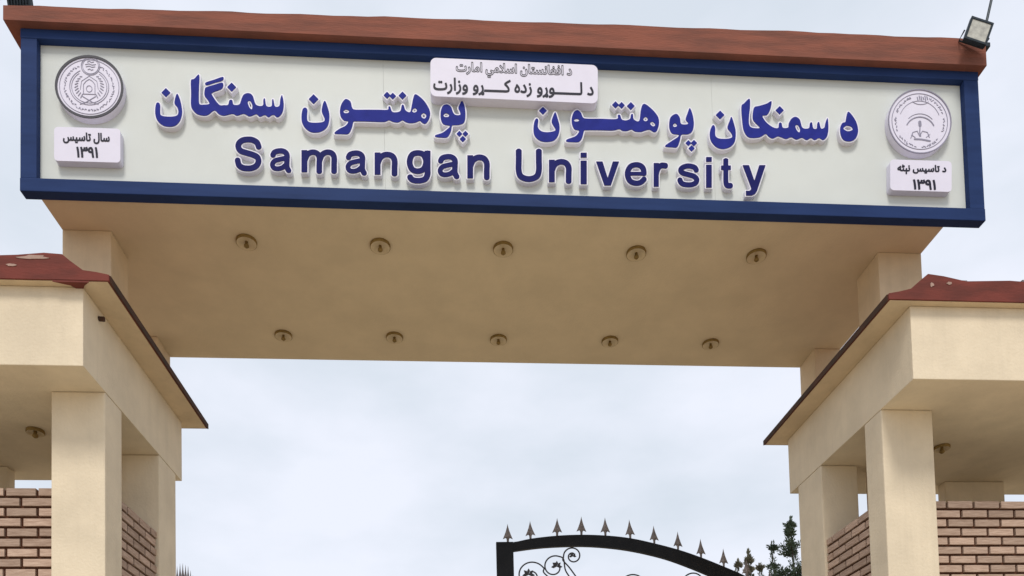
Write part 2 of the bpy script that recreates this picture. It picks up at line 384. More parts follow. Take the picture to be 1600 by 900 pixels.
group_letter((1100, 140), 8.185, [[(90, 490), (118, 455), (142, 490), (145, 590), (195, 628), (300, 630), (358, 610), (350, 560), (300, 490), (328, 400), (350, 350), (380, 430), (405, 540), (395, 660), (340, 730), (250, 760), (160, 738), (90, 660), (73, 570)]], dots=[(205, 325, 50)])
group_letter((1100, 140), 8.185, [[(478, 218), (510, 180), (580, 118), (588, 220), (576, 330), (575, 440), (610, 488), (715, 492), (660, 430), (622, 370), (638, 235), (700, 212), (800, 182), (862, 150), (848, 250), (805, 325), (745, 338), (800, 425), (890, 488), (950, 490), (960, 430), (990, 430), (1008, 490), (1075, 486), (1085, 430), (1120, 372), (1172, 350), (1225, 388), (1258, 490), (1340, 495), (1356, 430), (1380, 425), (1396, 496), (1440, 500), (1450, 430), (1472, 420), (1495, 500), (1540, 485), (1552, 430), (1580, 368), (1590, 500), (1572, 600), (1522, 645), (1472, 620), (1415, 646), (1368, 620), (1312, 646), (1252, 616), (1182, 640), (1115, 610), (1050, 632), (985, 610), (940, 600), (880, 626), (830, 605), (790, 568), (735, 600), (680, 616), (570, 610), (510, 530), (488, 400)]], holes=[[(1167, 465), (1197, 452), (1228, 505), (1218, 550), (1185, 522)]], dots=[(967, 265, 48)])
group_letter((1220, 140), 8.185, [[(860, 285), (910, 330), (965, 420), (988, 530), (960, 620), (900, 660), (820, 655), (772, 600), (758, 500), (785, 430), (825, 415), (838, 350)]], holes=[[(798, 500), (840, 462), (900, 475), (918, 515), (855, 535)]])
# ---- the English line
P_, S_ = 'P', 'S'
GL = {
 'S': [(S_, [(37, 36.5), (34, 44), (27, 48), (20, 48.7), (12, 47.5), (6.3, 43), (5.2, 37), (9, 31.2), (18, 28), (27, 25.3), (34.5, 21.5), (36.4, 15), (33, 8), (26, 4.6), (20, 4), (12, 5), (6, 9.5), (4, 17.5)], 8.8)],
 's': [(S_, [(29, 26), (26, 31), (17, 33.2), (9, 31.2), (5.3, 27), (8, 22.5), (16, 20), (25, 17.2), (29.3, 12.5), (28, 7.3), (23, 4.5), (17, 3.8), (9, 5), (5.5, 8), (4, 12)], 7.6)],
 'a': [(S_, [(5, 25.5), (8, 31), (16, 33.2), (23, 32), (27.3, 27), (27.3, 18), (27.3, 7), (30.5, 0)], 8.4), (S_, [(27, 21.5), (16, 19.3), (8, 16.6), (4.4, 11), (6.5, 5.5), (12, 3.7), (20, 5.5), (27, 11.5)], 7.4)],
 'm': [(P_, [(0, 0), (9, 0), (9, 36.3), (0, 36.3)]), (S_, [(5, 20), (9, 29), (16, 33), (23.5, 31.5), (27.4, 25), (27.4, 12), (27.4, 0)], 8.6), (S_, [(28, 20), (32, 29), (39, 33), (46.5, 31.5), (50.3, 25), (50.3, 12), (50.3, 0)], 8.6)],
 'n': [(P_, [(0, 0), (9, 0), (9, 36.3), (0, 36.3)]), (S_, [(5, 20), (9, 28.6), (17, 33), (26, 31.3), (30.5, 24), (30.5, 12), (30.5, 0)], 8.9)],
 'g': [(S_, [(16.5, 33), (8, 30), (4.5, 19), (8, 7.7), (16.5, 4.4), (25, 8), (28.5, 19), (25, 30)], 8.4, True), (S_, [(30.6, 36.3), (30.6, 10), (30.6, 0), (27, -8), (18, -10.6), (9, -9.3), (4.8, -4.2)], 8.6)],
 'U': [(S_, [(4.7, 51), (4.7, 35), (4.7, 18), (8.5, 8), (20.5, 4), (32.5, 8), (36.3, 18), (36.3, 35), (36.3, 51)], 9.2)],
 'i': [(P_, [(0, 0), (9, 0), (9, 36.3), (0, 36.3)]), (P_, [(0, 41.2), (9, 41.2), (9, 48.6), (0, 48.6)])],
 'v': [(P_, [(0, 36.5), (9.8, 36.5), (17.7, 11.5), (25.6, 36.5), (35.2, 36.5), (22.6, 0), (12.7, 0)])],
 'y': [(P_, [(0, 36.5), (9.8, 36.5), (18, 12.5), (25.6, 36.5), (35.2, 36.5), (22.2, -3), (19, -8), (14, -10.5), (5.3, -10.5), (5, -3), (10, -3.4), (12.6, -1.6), (13.3, 1)])],
 'e': [(P_, [(6, 16), (31, 16), (31, 21.7), (6, 21.7)]), (S_, [(28.6, 18), (27.6, 26.5), (23.2, 31.6), (16.5, 33), (9, 30.5), (4.7, 23), (4.6, 15), (8.5, 7), (16.5, 3.9), (24, 5.4), (29.3, 11)], 8)],
 'r': [(P_, [(0, 0), (9, 0), (9, 36.3), (0, 36.3)]), (S_, [(5, 20), (8, 28.5), (14, 32.6), (22, 32)], 8.6)],
 't': [(S_, [(8.5, 47), (8.5, 25), (8.8, 9), (11.5, 4.4), (17.8, 4)], 8.8), (P_, [(0, 29.5), (17.6, 29.5), (17.6, 36.3), (0, 36.3)])],
}
BOX = [('S', 367, 213.8, 408.4, 267.5), ('a', 422, 232, 455, 270), ('m', 471.4, 234, 526.5, 271.5), ('a', 540, 235.5, 573, 274), ('n', 585.7, 237.7, 621, 275.3), ('g', 636, 234.9, 672.7, 286.5),
       ('a', 684, 241, 717.7, 279.5), ('n', 730.5, 242, 765, 281), ('U', 805.7, 232.5, 846.4, 284), ('n', 858, 249, 893, 287), ('i', 907.5, 239, 916.6, 287.5), ('v', 931.7, 252.8, 967, 289.6),
       ('e', 976.4, 253.8, 1010, 290), ('r', 1021.6, 254.5, 1043.6, 291.5), ('s', 1058.8, 255.8, 1092.5, 292.5), ('i', 1103.5, 245.8, 1111.9, 293), ('t', 1126.9, 247.5, 1144.9, 294.3), ('y', 1160.6, 258.5, 1195.8, 305.3)]
for ch, bx0, by0, bx1, by1 in BOX:
    xs = np.arange(-6, 66, .45); ys = np.arange(-20, 62, .45); X, Y = np.meshgrid(xs, ys)
    D = np.full(X.shape, 1e9)
    for it in GL[ch]:
        if it[0] == P_: D = np.minimum(D, d_poly(X, Y, it[1]))
        else: D = np.minimum(D, stroke(X, Y, it[1], it[2], closed=len(it) > 3))
    ins = D < 0
    gx0, gx1 = X[ins].min(), X[ins].max(); gy0, gy1 = Y[ins].min(), Y[ins].max()
    XS = bx0 + (xs - gx0) / (gx1 - gx0) * (bx1 - bx0)
    YS = by1 - (ys - gy0) / (gy1 - gy0) * (by1 - by0)
    make_letter(D, XS, YS, FACEE, 1.7)

# ---- plaques and seals
def rounded(px0, py0, px1, py1, r, sl, Y):
    """rounded rectangle given in photo pixels, with the slope sl of its long edges"""
    pts = []
    for cx, cy, a0 in ((px1 - r, py0 + r, -90), (px1 - r, py1 - r, 0), (px0 + r, py1 - r, 90), (px0 + r, py0 + r, 180)):
        for k in range(7):
            a = math.radians(a0 + 15 * k); x = cx + r * math.cos(a); y = cy + r * math.sin(a)
            pts.append(onY(x, y + (x - px0) * sl, Y))
    return pts
def font_text(string, bx0, by0, bx1, by1, sl, lev, step=.3):
    cu = bpy.data.curves.new('txt', 'FONT'); cu.body = string; cu.fill_mode = 'NONE'; cu.resolution_u = 4
    o = bpy.data.objects.new('tmp', cu); COL.objects.link(o)
    me = bpy.data.meshes.new_from_object(o.evaluated_get(bpy.context.evaluated_depsgraph_get()))
    V = [(v.co.x, v.co.y) for v in me.vertices]; nx_ = {}
    for e_ in me.edges: nx_.setdefault(e_.vertices[0], []).append(e_.vertices[1]); nx_.setdefault(e_.vertices[1], []).append(e_.vertices[0])
    bpy.data.objects.remove(o); bpy.data.curves.remove(cu); bpy.data.meshes.remove(me)
    loops = []; seen = set()
    for i in range(len(V)):
        if i in seen or i not in nx_: continue
        lp = [i]; seen.add(i); cur = i + 1 if i + 1 in nx_[i] else nx_[i][0]
        while cur not in seen:
            lp.append(cur); seen.add(cur); n2 = [q for q in nx_[cur] if q not in seen]
            if not n2: break
            cur = n2[0]
        if len(lp) > 2: loops.append([V[k] for k in lp])
    ax = [p[0] for l in loops for p in l]; ay = [p[1] for l in loops for p in l]
    fx = lambda x: bx0 + (x - min(ax)) / (max(ax) - min(ax)) * (bx1 - bx0)
    fy = lambda x, y: by1 - (y - min(ay)) / (max(ay) - min(ay)) * (by1 - by0) + (fx(x) - bx0) * sl
    loops = [[(fx(p[0]), fy(*p)) for p in l] for l in loops]
    X, Y, xs, ys = px_grid(bx0 - 3, by0 - 3, bx1 + 3, by1 + 3 + (bx1 - bx0) * sl, step)
    D = np.full(X.shape, 1e9); Wn = np.zeros(X.shape)
    for l in loops:
        for i in range(len(l)):
            a, b = l[i], l[(i + 1) % len(l)]
            D = np.minimum(D, d_seg(X, Y, a, b, 0))
            if a[1] != b[1]:
                xi_ = (b[0] - a[0]) * (Y - a[1]) / (b[1] - a[1]) + a[0]
                Wn += np.where((a[1] > Y) & (b[1] <= Y) & (X < xi_), 1, 0) - np.where((a[1] <= Y) & (b[1] > Y) & (X < xi_), 1, 0)
    D = np.where(Wn != 0, -np.maximum(D, .04), D)
    return D - lev, xs, ys
def plaque(name, rect, r, sl, yf, label, text_mat, strokes, hollow=(), cat='plaque'):
    p0 = onY((rect[0] + rect[2]) / 2, rect[3], yf)
    t = thing(name, (p0[0], YP, p0[1]), label, cat)
    link('board', fill_mesh('board', [rounded(*rect, r, sl, yf)], yf, YP - .001), t, PLQ)
    def lay(sts, mtl, nm, hol=False):
        for grp in sts:
            allp = [p for q, wd in grp for p in q]
            x0 = min(p[0] for p in allp) - 5; x1 = max(p[0] for p in allp) + 5; y0 = min(p[1] for p in allp) - 5; y1 = max(p[1] for p in allp) + 5
            X, Y, xs, ys = px_grid(x0, y0, x1, y1, .33)
            D = np.full(X.shape, 1e9)
            for q, wd in grp: D = np.minimum(D, stroke(X, Y, q, wd * 1.12, flat=False))
            if hol: D = np.abs(D + .1) - .45
            lp = to_plane(contours(D, xs, ys, 0), yf, .04)
            if lp: link(nm, fill_mesh(nm, lp, yf - .003, yf + .001), t, mtl)
    lay(strokes, text_mat, 'lettering')
    for string, bb, lev, hol in hollow:
        D, xs, ys = font_text(string, *bb, sl * .8, lev)
        if hol: D = np.abs(D + .30) - .40
        lp = to_plane(contours(D, xs, ys, 0), yf, .03)
        link('lettering', fill_mesh('lettering', lp, yf - .003, yf + .001), t, INKG if hol else text_mat)
    return t
def Z(org, s, lst):      # lst of (points, width px)
    return [[([(p[0] / s + org[0], p[1] / s + org[1]) for p in q], wd) for q, wd in grp] for grp in lst]
L2 = [('\uFE95\uFEAD\uFE8D\uFEAF\uFEED \uFEED\u0693' + '\u0640' * 5 + '\uFB90 \uFEE9\uFEA9\uFEAF \uFEED\u0693\uFEEE' + '\u0640' * 6 + '\uFEDF \uFEA9', (677.5, 121, 927, 146), .62, False)]
L1 = [('\uFE95\uFEAD\uFE8E\uFEE3\uFE8D \uFEF2\uFEE3\uFEFC\uFEB3\uFE8D \uFEE5\uFE8E\uFE98\uFEB4\uFEE7\uFE8E\uFED0\uFED3\uFE8D \uFEA9', (713, 97, 893, 119), .75, True)]
plaque('ministry_plaque', (672.5, 90, 934, 150), 9, .045, 7.175,
       'wide rounded white plaque with two lines of script at top centre of the signboard', INK, [], L2 + L1)
D1 = [('\uFEB2\uFBFF\uFEB3\uFE8E\uFE97 \uFEDD\uFE8E\uFEB3', (99, 207, 171, 223.5), .55, False), ('\u06F1\u06F3\u06F9\u06F1', (120, 230, 152.5, 245.5), .75, False)]
plaque('date_plaque', (84.5, 198, 188, 251), 6, .03, 7.198,
       'small white date plaque below the dark ringed seal at the left end', INK, [], D1)
D2 = [('\uFEEA\uFB69\uFBE7\uFEE7 \uFEB2\uFBFF\uFEB3\uFE8E\uFE97 \uFEA9', (1402.5, 257, 1478, 271.5), .55, False), ('\u06F1\u06F3\u06F9\u06F1', (1427, 281, 1461.5, 295.5), .75, False)]
plaque('date_plaque', (1391, 249, 1487, 297), 6, .03, 7.198,
       'small white date plaque below the pale seal at the right end', INK, [], D2)

def ell(c, rx, ry, a0=0, a1=360, n=48, sl=0.035):
    out = []
    for k in range(n + 1):
        a = math.radians(a0 + (a1 - a0) * k / n); x = rx * math.cos(a); out.append((c[0] + x, c[1] - ry * math.sin(a) + x * sl))
    return out
def seal(c, rx, ry, yf, label, lines, ring, ring_mat, line_mat):
    p0 = onY(c[0], c[1] + ry, yf)
    t = thing('round_seal', (p0[0], YP, p0[1]), label, 'seal')
    link('disc', fill_mesh('disc', [[onY(x, y, yf) for x, y in ell(c, rx, ry)[:-1]]], yf, YP - .001), t, PLQ)
    wd = ring
    link('rim_ring', fill_mesh('rim_ring', [[onY(x, y, yf) for x, y in ell(c, rx, ry)[:-1]], [onY(x, y, yf) for x, y in ell(c, rx - wd, ry - wd)[:-1]]], yf - .006, yf + .001), t, ring_mat)
    X, Y, xs, ys = px_grid(c[0] - rx, c[1] - ry, c[0] + rx, c[1] + ry, .36)
    D = np.full(X.shape, 1e9)
    for q, lw in lines: D = np.minimum(D, stroke(X, Y, q, lw, flat=False, sm=False))
    link('line_drawing', fill_mesh('line_drawing', to_plane(contours(D, xs, ys, 0), yf, .05), yf - .003, yf + .001), t, line_mat)
    return t
def squiggle(c, rx, ry, a0, a1, sl=.035, seed=1):
    """a band of small letters round an arc"""
    rnd = random.Random(seed); out = []; a = a0
    st = 5.2 if a1 > a0 else -5.2
    while (a < a1) if st > 0 else (a > a1):
        pts = []
        for k in range(4):
            aa = math.radians(a + st * .8 * k / 3); rr = 1 + rnd.uniform(-.045, .045)
            x = rx * rr * math.cos(aa); pts.append((c[0] + x, c[1] - ry * rr * math.sin(aa) + x * sl))
        out.append((pts, .95)); a += st * rnd.uniform(1, 1.6)
    return out
c = (139.5, 136)
ln = [(ell(c, 46.5, 42.5), .8), (ell(c, 30.5, 28, 118, 422), .9), (ell(c, 27.5, 25, 125, 415), .7)]
ln += squiggle(c, 38, 35, 115, 235, seed=3) + squiggle(c, 38, 35, -55, 65, seed=4) + squiggle(c, 38.5, 36.5, 238, 302, seed=5)
ln += [(ell((141.5, 103.5), 14.5, 14, n=24), 1.0), (ell((141.5, 103.5), 12.5, 12, n=24), .6)]
for k, (yy, hw) in enumerate(((97, 5), (101, 8), (104.5, 7), (109, 4))): ln.append(([(141.5 - hw, yy), (141.5 - hw * .3, yy - 1.2), (141.5 + hw * .3, yy + .8), (141.5 + hw, yy)], 1.0))
for s in (-1, 1):                        # wreath sides, swords, arch
    for k in range(9):
        a = math.radians(90 + s * (40 + k * 13)); x = 22.5 * math.cos(a); y = 21 * math.sin(a)
        ln.append(([(c[0] + x, c[1] - y), (c[0] + x * .80, c[1] - y * .84 - 2.5)], 1.35))
    ln.append(([(c[0] - s * 14, c[1] + 27), (c[0] - s * 5, c[1] + 24), (c[0] + s * 10, c[1] + 15)], 1.2))
    ln.append(([(c[0] + s * 9, c[1] + 10), (c[0] + s * 9, c[1] - 4), (c[0] + s * 5, c[1] - 9), (c[0], c[1] - 12)], .8))
    ln.append(([(c[0] + s * 14, c[1] + 4), (c[0] + s * 12, c[1] - 9), (c[0], c[1] - 17)], .55))
ln += [(ell((c[0], c[1] + 3), 4.5, 5, n=12), .8), ([(c[0] - 10, c[1] + 11), (c[0] + 10, c[1] + 11.7)], 1.0)]
seal(c, 53.5, 49.3, 7.205, 'round white seal with a thick dark rim and crossed swords at the left end', ln, 3.6, INKG, INKL)
c = (1437, 190)
ln = [(ell(c, 43.5, 43.5), .9), (ell(c, 32, 32, 20, 160), .6)]
ln += squiggle(c, 38, 39, 112, 160, seed=8) + squiggle(c, 38, 39, 172, 200, seed=9) + squiggle(c, 38, 39, 20, 66, seed=10) + squiggle(c, 38, 39, -22, 8, seed=14) + squiggle(c, 38, 40, 215, 262, seed=11) + squiggle(c, 38, 40, 275, 318, seed=12)
for k in range(8): ln.append((ell((1438, 157), 13 - k * .3, 6.5 - k * .2, 200 + k * 2, 345, n=10), .6) if k < 2 else ([(1427 + k * 3, 150 + (k % 3)), (1428.5 + k * 3, 158 - (k % 2) * 2)], 1.2))
ln += [(ell((1438, 205), 23, 22, 25, 155, n=20), 1.7), (ell((1438, 200), 24, 22, 40, 140, n=20), .8)]
ln += [([(1437, 191), (1437.5, 196)], 4.6), ([(1437.5, 197), (1437, 207), (1438.5, 213)], 1.4)]
ln += [([(1424, 214), (1426, 207), (1433, 205), (1437, 213), (1441, 205), (1449, 207), (1452, 215)], 1.0), ([(1426, 209), (1423, 216)], 1.0), ([(1429, 217.5), (1440, 218), (1453, 220.5)], 2.4), ([(1424, 211), (1430, 215)], .8), ([(1447, 215), (1453, 210)], .8)]
seal(c, 49.5, 50.5, 7.205, 'round pale seal with a faint rim and an open book at the right end', ln, 1.6, INKL, INKL)

# ================================================================== DOWNLIGHTS IN THE SOFFIT
def downlight(x, y, z, label, group, r=.088):
    t = thing('downlight', (x, y, z), label, 'ceiling light', group)
    ox, oy, tz = [(random.random() - .5) * .02 for _ in range(3)]
    x += ox; y += oy
    B().lathe([(r * 1.16, 0), (r * 1.20, -.010), (r * 1.18, -.030), (r * 1.12, -.033)], x, y, 28, z).obj('trim_ring', BRONZE, t, True)
    B().lathe([(r * 1.12, -.033), (r * .90, -.026), (r * .62, -.012), (0, -.008)], x, y, 24, z).obj('lens', LENS, t, True)
    B().lathe([(.0, -.001), (.014, -.001), (.015, -.035), (.024, -.044), (.026, -.060), (.014, -.072), (0, -.075)], x, y, 14, z).obj('knob', BRONZE, t, True)
names = ['first', 'second', 'middle', 'fourth', 'last']
for row, (y, rn) in enumerate(((7.79, 'front'), (9.37, 'rear'))):
    for k, x in enumerate((-2.03, -.69, .60, 2.02, 3.32)):
        downlight(x + (0.02 if row else 0), y, ZS - .001, '%s downlight from the left in the %s row under the beam' % (names[k], rn), 'downlights under the portal beam')

# ================================================================== PAVILIONS
UNIT = None
def brick(parent, x0, x1, y0, y1, z0, z1, off):
    """one brick: shared unit cube, scaled"""
    global UNIT
    if UNIT is None:
        UNIT = B().box(-.5, .5, -.5, .5, -.5, .5).mesh('brick'); UNIT.materials.append(BRICKM)
    o = bpy.data.objects.new('brick', UNIT); COL.objects.link(o); o.parent = parent
    o.location = ((x0 + x1) / 2, (y0 + y1) / 2, (z0 + z1) / 2); o.scale = (x1 - x0, y1 - y0, z1 - z0)
ROW, LEN, JT = .0880, .266, .026
def brick_face(root, nm, axis, a, b, face, thick, z_top, z_ind, lim, side, seed):
    """brick parapet between a and b; face is the outward coordinate, side its outward sign"""
    rnd = random.Random(seed)
    inner = face - side * thick
    lo, hi = min(face - side * .022, inner + side * .022), max(face - side * .022, inner + side * .022)
    wl = B()
    if axis == 'x': wl.box(a, b, lo, hi, 0, z_top - .012)
    else: wl.box(lo, hi, a, b, 0, z_top - .012)
    wall = wl.obj('brick_wall', MORT, root)
    off = Vector(root.location)
    rest = B(); row = 0; z = z_top
    while z > ROW:
        s0 = a - (LEN / 2 if row % 2 else 0) - rnd.uniform(0, .012) - (.07 if seed % 2 else 0)
        u = s0
        while u < b:
            u0, u1 = max(u, a + .001), min(u + LEN - JT, b - .001)
            if u1 - u0 > .025:
                for fc in (0, 1):
                    j = rnd.uniform(-.003, .003)
                    f1 = (face + side * j) if fc == 0 else (inner - side * j)
                    f0 = f1 - side * .06 if fc == 0 else f1 + side * .06
                    p, q = min(f0, f1), max(f0, f1)
                    bx = (u0, u1, p, q, z - ROW + JT * .95, z) if axis == 'x' else (p, q, u0, u1, z - ROW + JT * .95, z)
                    if fc == 0 and z > z_ind and lim(u0, u1): brick(wall, *bx, off)
                    else: rest.box(*bx)
            u += LEN
        z -= ROW; row += 1
    r = rest.obj('brickwork', BRICKM, wall); r.location = (0, 0, 0); tag(r, kind='stuff')
    return wall
def pavilion(sgn, xi, xo, yf, yb, pf, pb, label, seed, blk):
    """xi: x of the face towards the passage, xo: outer end"""
    t = thing('gatehouse', ((xi + xo) / 2, (yf + yb) / 2, 0), label, 'gatehouse', )
    def bx(name, m_, xa, xb, *r, bev=.008): return slab(name, m_, t, min(xa, xb), max(xa, xb), *r, bev=bev)
    ZB, ZT = 5.18, 5.83
    ptop = 4.385 if sgn < 0 else 4.352
    bx('roof_slab', CREAM, xi, xo, yf, yb, ZB, ZT, bev=.006)
    bx('dimming_floor', DIMFLOORM, xi + sgn * .2, xo - sgn * .2, pf[0] + .3, pb[1] - .2, 0, .12, bev=0)  # unseen dark floor, added to dim the ceiling above it
    # pillars
    def pil(xa, xb, y0, y1): return bx('pillar', CREAM, xa, xb, y0, y1, 0, ZB - .002, bev=.012)
    w_ = .445 if sgn < 0 else .50
    pil(xi + sgn * .003, xi + sgn * w_, *pf)
    pil(xi + sgn * .003, xi + sgn * .41, *pb)
    pil(xo - sgn * .003, xo - sgn * .45, *pf); pil(xo - sgn * .003, xo - sgn * .45, *pb)
    bx('pillar', CREAM, blk[0], blk[1], pb[1] - .17, pb[1] - .03, 0, ZB - .002, bev=.012)
    # roof: eaves board with a thin side lip rising to a deeper front band
    e = .235
    pr = [(0, 5.836), (0, 5.885), (.10, 5.905), (.20, 5.925), (.30, 6.005), (.36, 6.055), (.50, 6.050), (.70, 6.020), (1.1, 6.015)]
    xe = xi - sgn * e; xo2 = xo + sgn * e
    wid = abs(xo2 - xe)
    pts = [(xe + sgn * u, z + (.012 * math.sin(u * 9 + seed)) * (u > .15)) for u, z in pr]
    u = 1.4
    while u < wid - .4:
        pts.append((xe + sgn * u, 6.01 + random.uniform(-.008, .008))); u += .3
    pts += [(xo2 - sgn * .3, 6.0), (xo2, 5.9), (xo2, 5.836)]
    rf = B().poly(pts, yf - .08, yb + .14).obj('roof', REDM, t)
    bx('edge_strip', DRIP, xe - sgn * .006, xe + sgn * .004, yf - .06, yb + .145, 5.834, 5.889, bev=0)
    # pale underside board of the eaves, just under the red edge
    ub = bx('eaves_board', PIERM, xe + sgn * .015, xo2 - sgn * .015, yf - .065, yb + .125, 5.832, 5.8355, bev=0)
    # weathered grey screed lying on the roof edge
    sg = B()
    for k in range(int(wid / .3)):
        a = xe + sgn * (.34 + k * .3)
        if random.random() < .75:
            b_ = a + sgn * random.uniform(.2, .45)
            sg.box(min(a, b_), max(a, b_), yf - .05, yf + .5, 5.98, 6.03 + random.uniform(.0, .03), .006)
    tag(sg.obj('screed_edge', GREYM, rf), kind='stuff')
    # parapets
    nearx = (lambda a, b: (b > xi - 1.35)) if sgn < 0 else (lambda a, b: (a < xi + 1.45))
    fa, fb_ = sorted((xi + sgn * (w_ - .001), xo - sgn * .451))
    brick_face(t, 'f', 'x', fa, fb_, pf[0] + .11, .18, ptop, 3.05, nearx, -1, seed)
    brick_face(t, 's', 'y', pf[1] - .001, pb[0] + .001, xi + sgn * .03, .18, ptop, 3.05, lambda a, b: True, -sgn, seed + 1)
    # rear parapet
    slab('rear_wall', CREAM, t, fa, fb_, pb[1] - .32, pb[1] - .18, 0, 4.28, bev=.004)
    return t, rf
pl, rfl = pavilion(-1, -2.93, -6.9, 6.25, 8.47, (6.64, 6.97), (7.83, 8.29), 'cream gatehouse with red roof edge and brick parapets left of the opening', 2, (-5.3, -4.56))
pr_, rfr = pavilion(1, 4.022, 8.0, 6.25, 8.74, (6.767, 7.067), (7.96, 8.53), 'cream gatehouse with red roof edge and brick parapets right of the opening', 5, (5.70, 6.42))
# red paint run at the corner of the left roof
B().poly([(-3.13, 6.172), (-2.85, 6.172), (-2.90, 6.21), (-2.925, 6.249), (-2.985, 6.249), (-3.01, 6.215)], 5.818, 5.8318, 'z').obj('paint_run', REDM, rfl)
def patch(px, py, wd, ht, seed, Y, parent):
    rnd = random.Random(seed); q = []
    for k in range(14):
        a = 2 * math.pi * k / 14; rr = rnd.uniform(.6, 1.1); q.append(onY(px + wd * rr * math.cos(a), py + ht * rr * math.sin(a), Y))
    B().poly(q, Y - .004, Y + .02).obj('bare_patch', PATCH, parent)
patch(52, 402, 28, 3.6, 1, 6.17, rfl); patch(18, 414, 9, 2, 5, 6.17, rfl)
patch(1456, 445, 3, 4, 2, 6.17, rfr); patch(1483, 443, 5, 2.5, 3, 6.17, rfr)
for x_, y_, s_, rf_ in ((-2.93, 6.52, 1, rfl),):
    B().tube([(x_ - s_ * .02, y_, 5.745), (x_ + s_ * .045, y_, 5.74)], .02, 10).obj('drain_stub', DRIP, rf_)
downlight(-3.87, 7.34, 5.179, 'dark ceiling light under the left gatehouse roof', None, .066)
downlight(5.09, 7.50, 5.179, 'dark ceiling light under the right gatehouse roof', None, .066)

# ================================================================== FLOODLIGHTS ON THE ROOF CAP
def floodlight(c, size, rot, label, yaw, tilt):
    t = thing('floodlight', c, label, 'floodlight')
    Rm = Matrix.Rotation(math.radians(yaw), 4, 'Z') @ Matrix.Rotation(math.radians(tilt), 4, 'X') @ Matrix.Rotation(math.radians(rot), 4, 'Y')
    def part(b, nm, mt, parent=t):
        me = b.mesh(nm); me.transform(Rm); me.materials.append(mt)
        o = bpy.data.objects.new(nm, me); COL.objects.link(o); o.parent = parent; return o
    s = size / 2
    part(B().box(-s, s, 0, .032, -s, s, .006), 'housing', FLBODY)
    fr = B()
    for a in ((-s, s, -.012, -.001, s - .02, s), (-s, s, -.012, -.001, -s, -s + .02), (-s, -s + .02, -.011, -.001, -s + .02, s - .02), (s - .02, s, -.011, -.001, -s + .02, s - .02)): fr.box(*a)
    part(fr, 'frame', FLBODY)
    part(B().box(-s + .021, s - .021, -.006, -.001, -s + .021, s - .021), 'glass', FLGLASS)
    fins = B()
    for k in range(7):
        x = -s + .03 + k * (size - .06) / 6; fins.box(x - .003, x + .003, .033, .05, -s + .02, s - .02)
    part(fins, 'cooling_fins', FLBODY)
    part(B().tube([(-s - .012, .03, 0), (-s - .012, .12, -.02), (s + .012, .12, -.02), (s + .012, .03, 0)], .008, 6), 'bracket', FLBODY)
    return t
fx, fz = onY(1529, 49, 6.99)
fl = floodlight((fx, 6.99, fz), .232, 21, 'square grey faced floodlight at the right corner of the roof cap', -5, 2)
lp = thing('lamp_pole', (5.44, 7.24, 9.2), 'thin dark pole rising behind the floodlight at the right corner', 'pole')
a = onY(1541, 36, 7.2); b = onY(1549, 0, 7.2)
dx, dz = b[0] - a[0], b[1] - a[1]
B().tube([(a[0] - dx * .8, 7.2, 9.2), (a[0], 7.2, a[1]), (b[0], 7.2, b[1]), (b[0] + dx * 2, 7.2, b[1] + dz * 2)], .014, 8).obj('shaft', FLBODY, lp)
B().box(a[0] - dx * .8 - .05, a[0] - dx * .8 + .05, 7.15, 7.25, 9.19, 9.235, .006).obj('base_plate', FLBODY, lp)
fx, fz = onY(27, -12, 7.2)
floodlight((fx, 7.24, fz + .0), .23, 2, 'black floodlight at the left corner of the roof cap cut by the frame', 172, -12)

# ================================================================== METAL GATE
YG = 9.6
tc_ = [(775, 848), (802, 848), (830, 842.5), (870, 838), (910, 836.5), (950, 838), (985, 842), (1020, 849.5), (1060, 860), (1095, 872), (1130, 886), (1160, 899), (1200, 919), (1236, 938)]
bc_ = [(802, 862), (850, 856), (910, 854), (960, 857.5), (1000, 864), (1040, 874), (1075, 886.5), (1110, 901), (1150, 919), (1195, 942), (1225, 958)]
def arc(p): return smooth_pts([onY(x, y, YG) for x, y in p], False, 4)
TOP = arc(tc_); BOT = arc(bc_)
def ztop(x):
    for p, q in zip(TOP, TOP[1:]):
        if p[0] <= x <= q[0]: return p[1] + (q[1] - p[1]) * (x - p[0]) / (q[0] - p[0])
    return TOP[-1][1]
gx0 = TOP[0][0]; gx1 = 4.70; gxs = BOT[0][0]
gate = thing('gate_leaf', (gx1, YG, 0), 'black arched gate leaf with scrolls and spikes closed at right of the opening', 'gate')
HINGE = Vector((gx1, YG, 0))
B().poly([(gx0, .1), (gx0, TOP[0][1]), (gxs + .0, TOP[0][1] + .002), (gxs, .1)], YG - .03, YG + .03).obj('stile', BLACK, gate)
B().poly([(x, z) for x, z in TOP[4:]] + [(gx1 - .12, TOP[-1][1] - .05), (gx1 - .12, BOT[-1][1] - .05)] + [(x, z) for x, z in BOT[::-1]], YG - .026, YG + .026).obj('arched_rail', BLACK, gate)
B().box(gx1 - .12, gx1, YG - .03, YG + .03, .1, TOP[-1][1] - .02, .004).obj('stile', BLACK, gate)
for z in (.1, 1.0, 2.4): B().box(gxs + .001, gx1 - .121, YG - .025, YG + .025, z, z + .09, .004).obj('cross_rail', BLACK, gate)
for k in range(18):
    x = gxs + .2 + k * .19
    if x < gx1 - .2: B().box(x, x + .025, YG - .012, YG + .012, .191, 2.399).obj('bar', BLACK, gate)
B().box(gxs + .002, gx1 - .122, YG - .004, YG + .004, .191, .998).obj('lower_sheet', BLACK, gate)
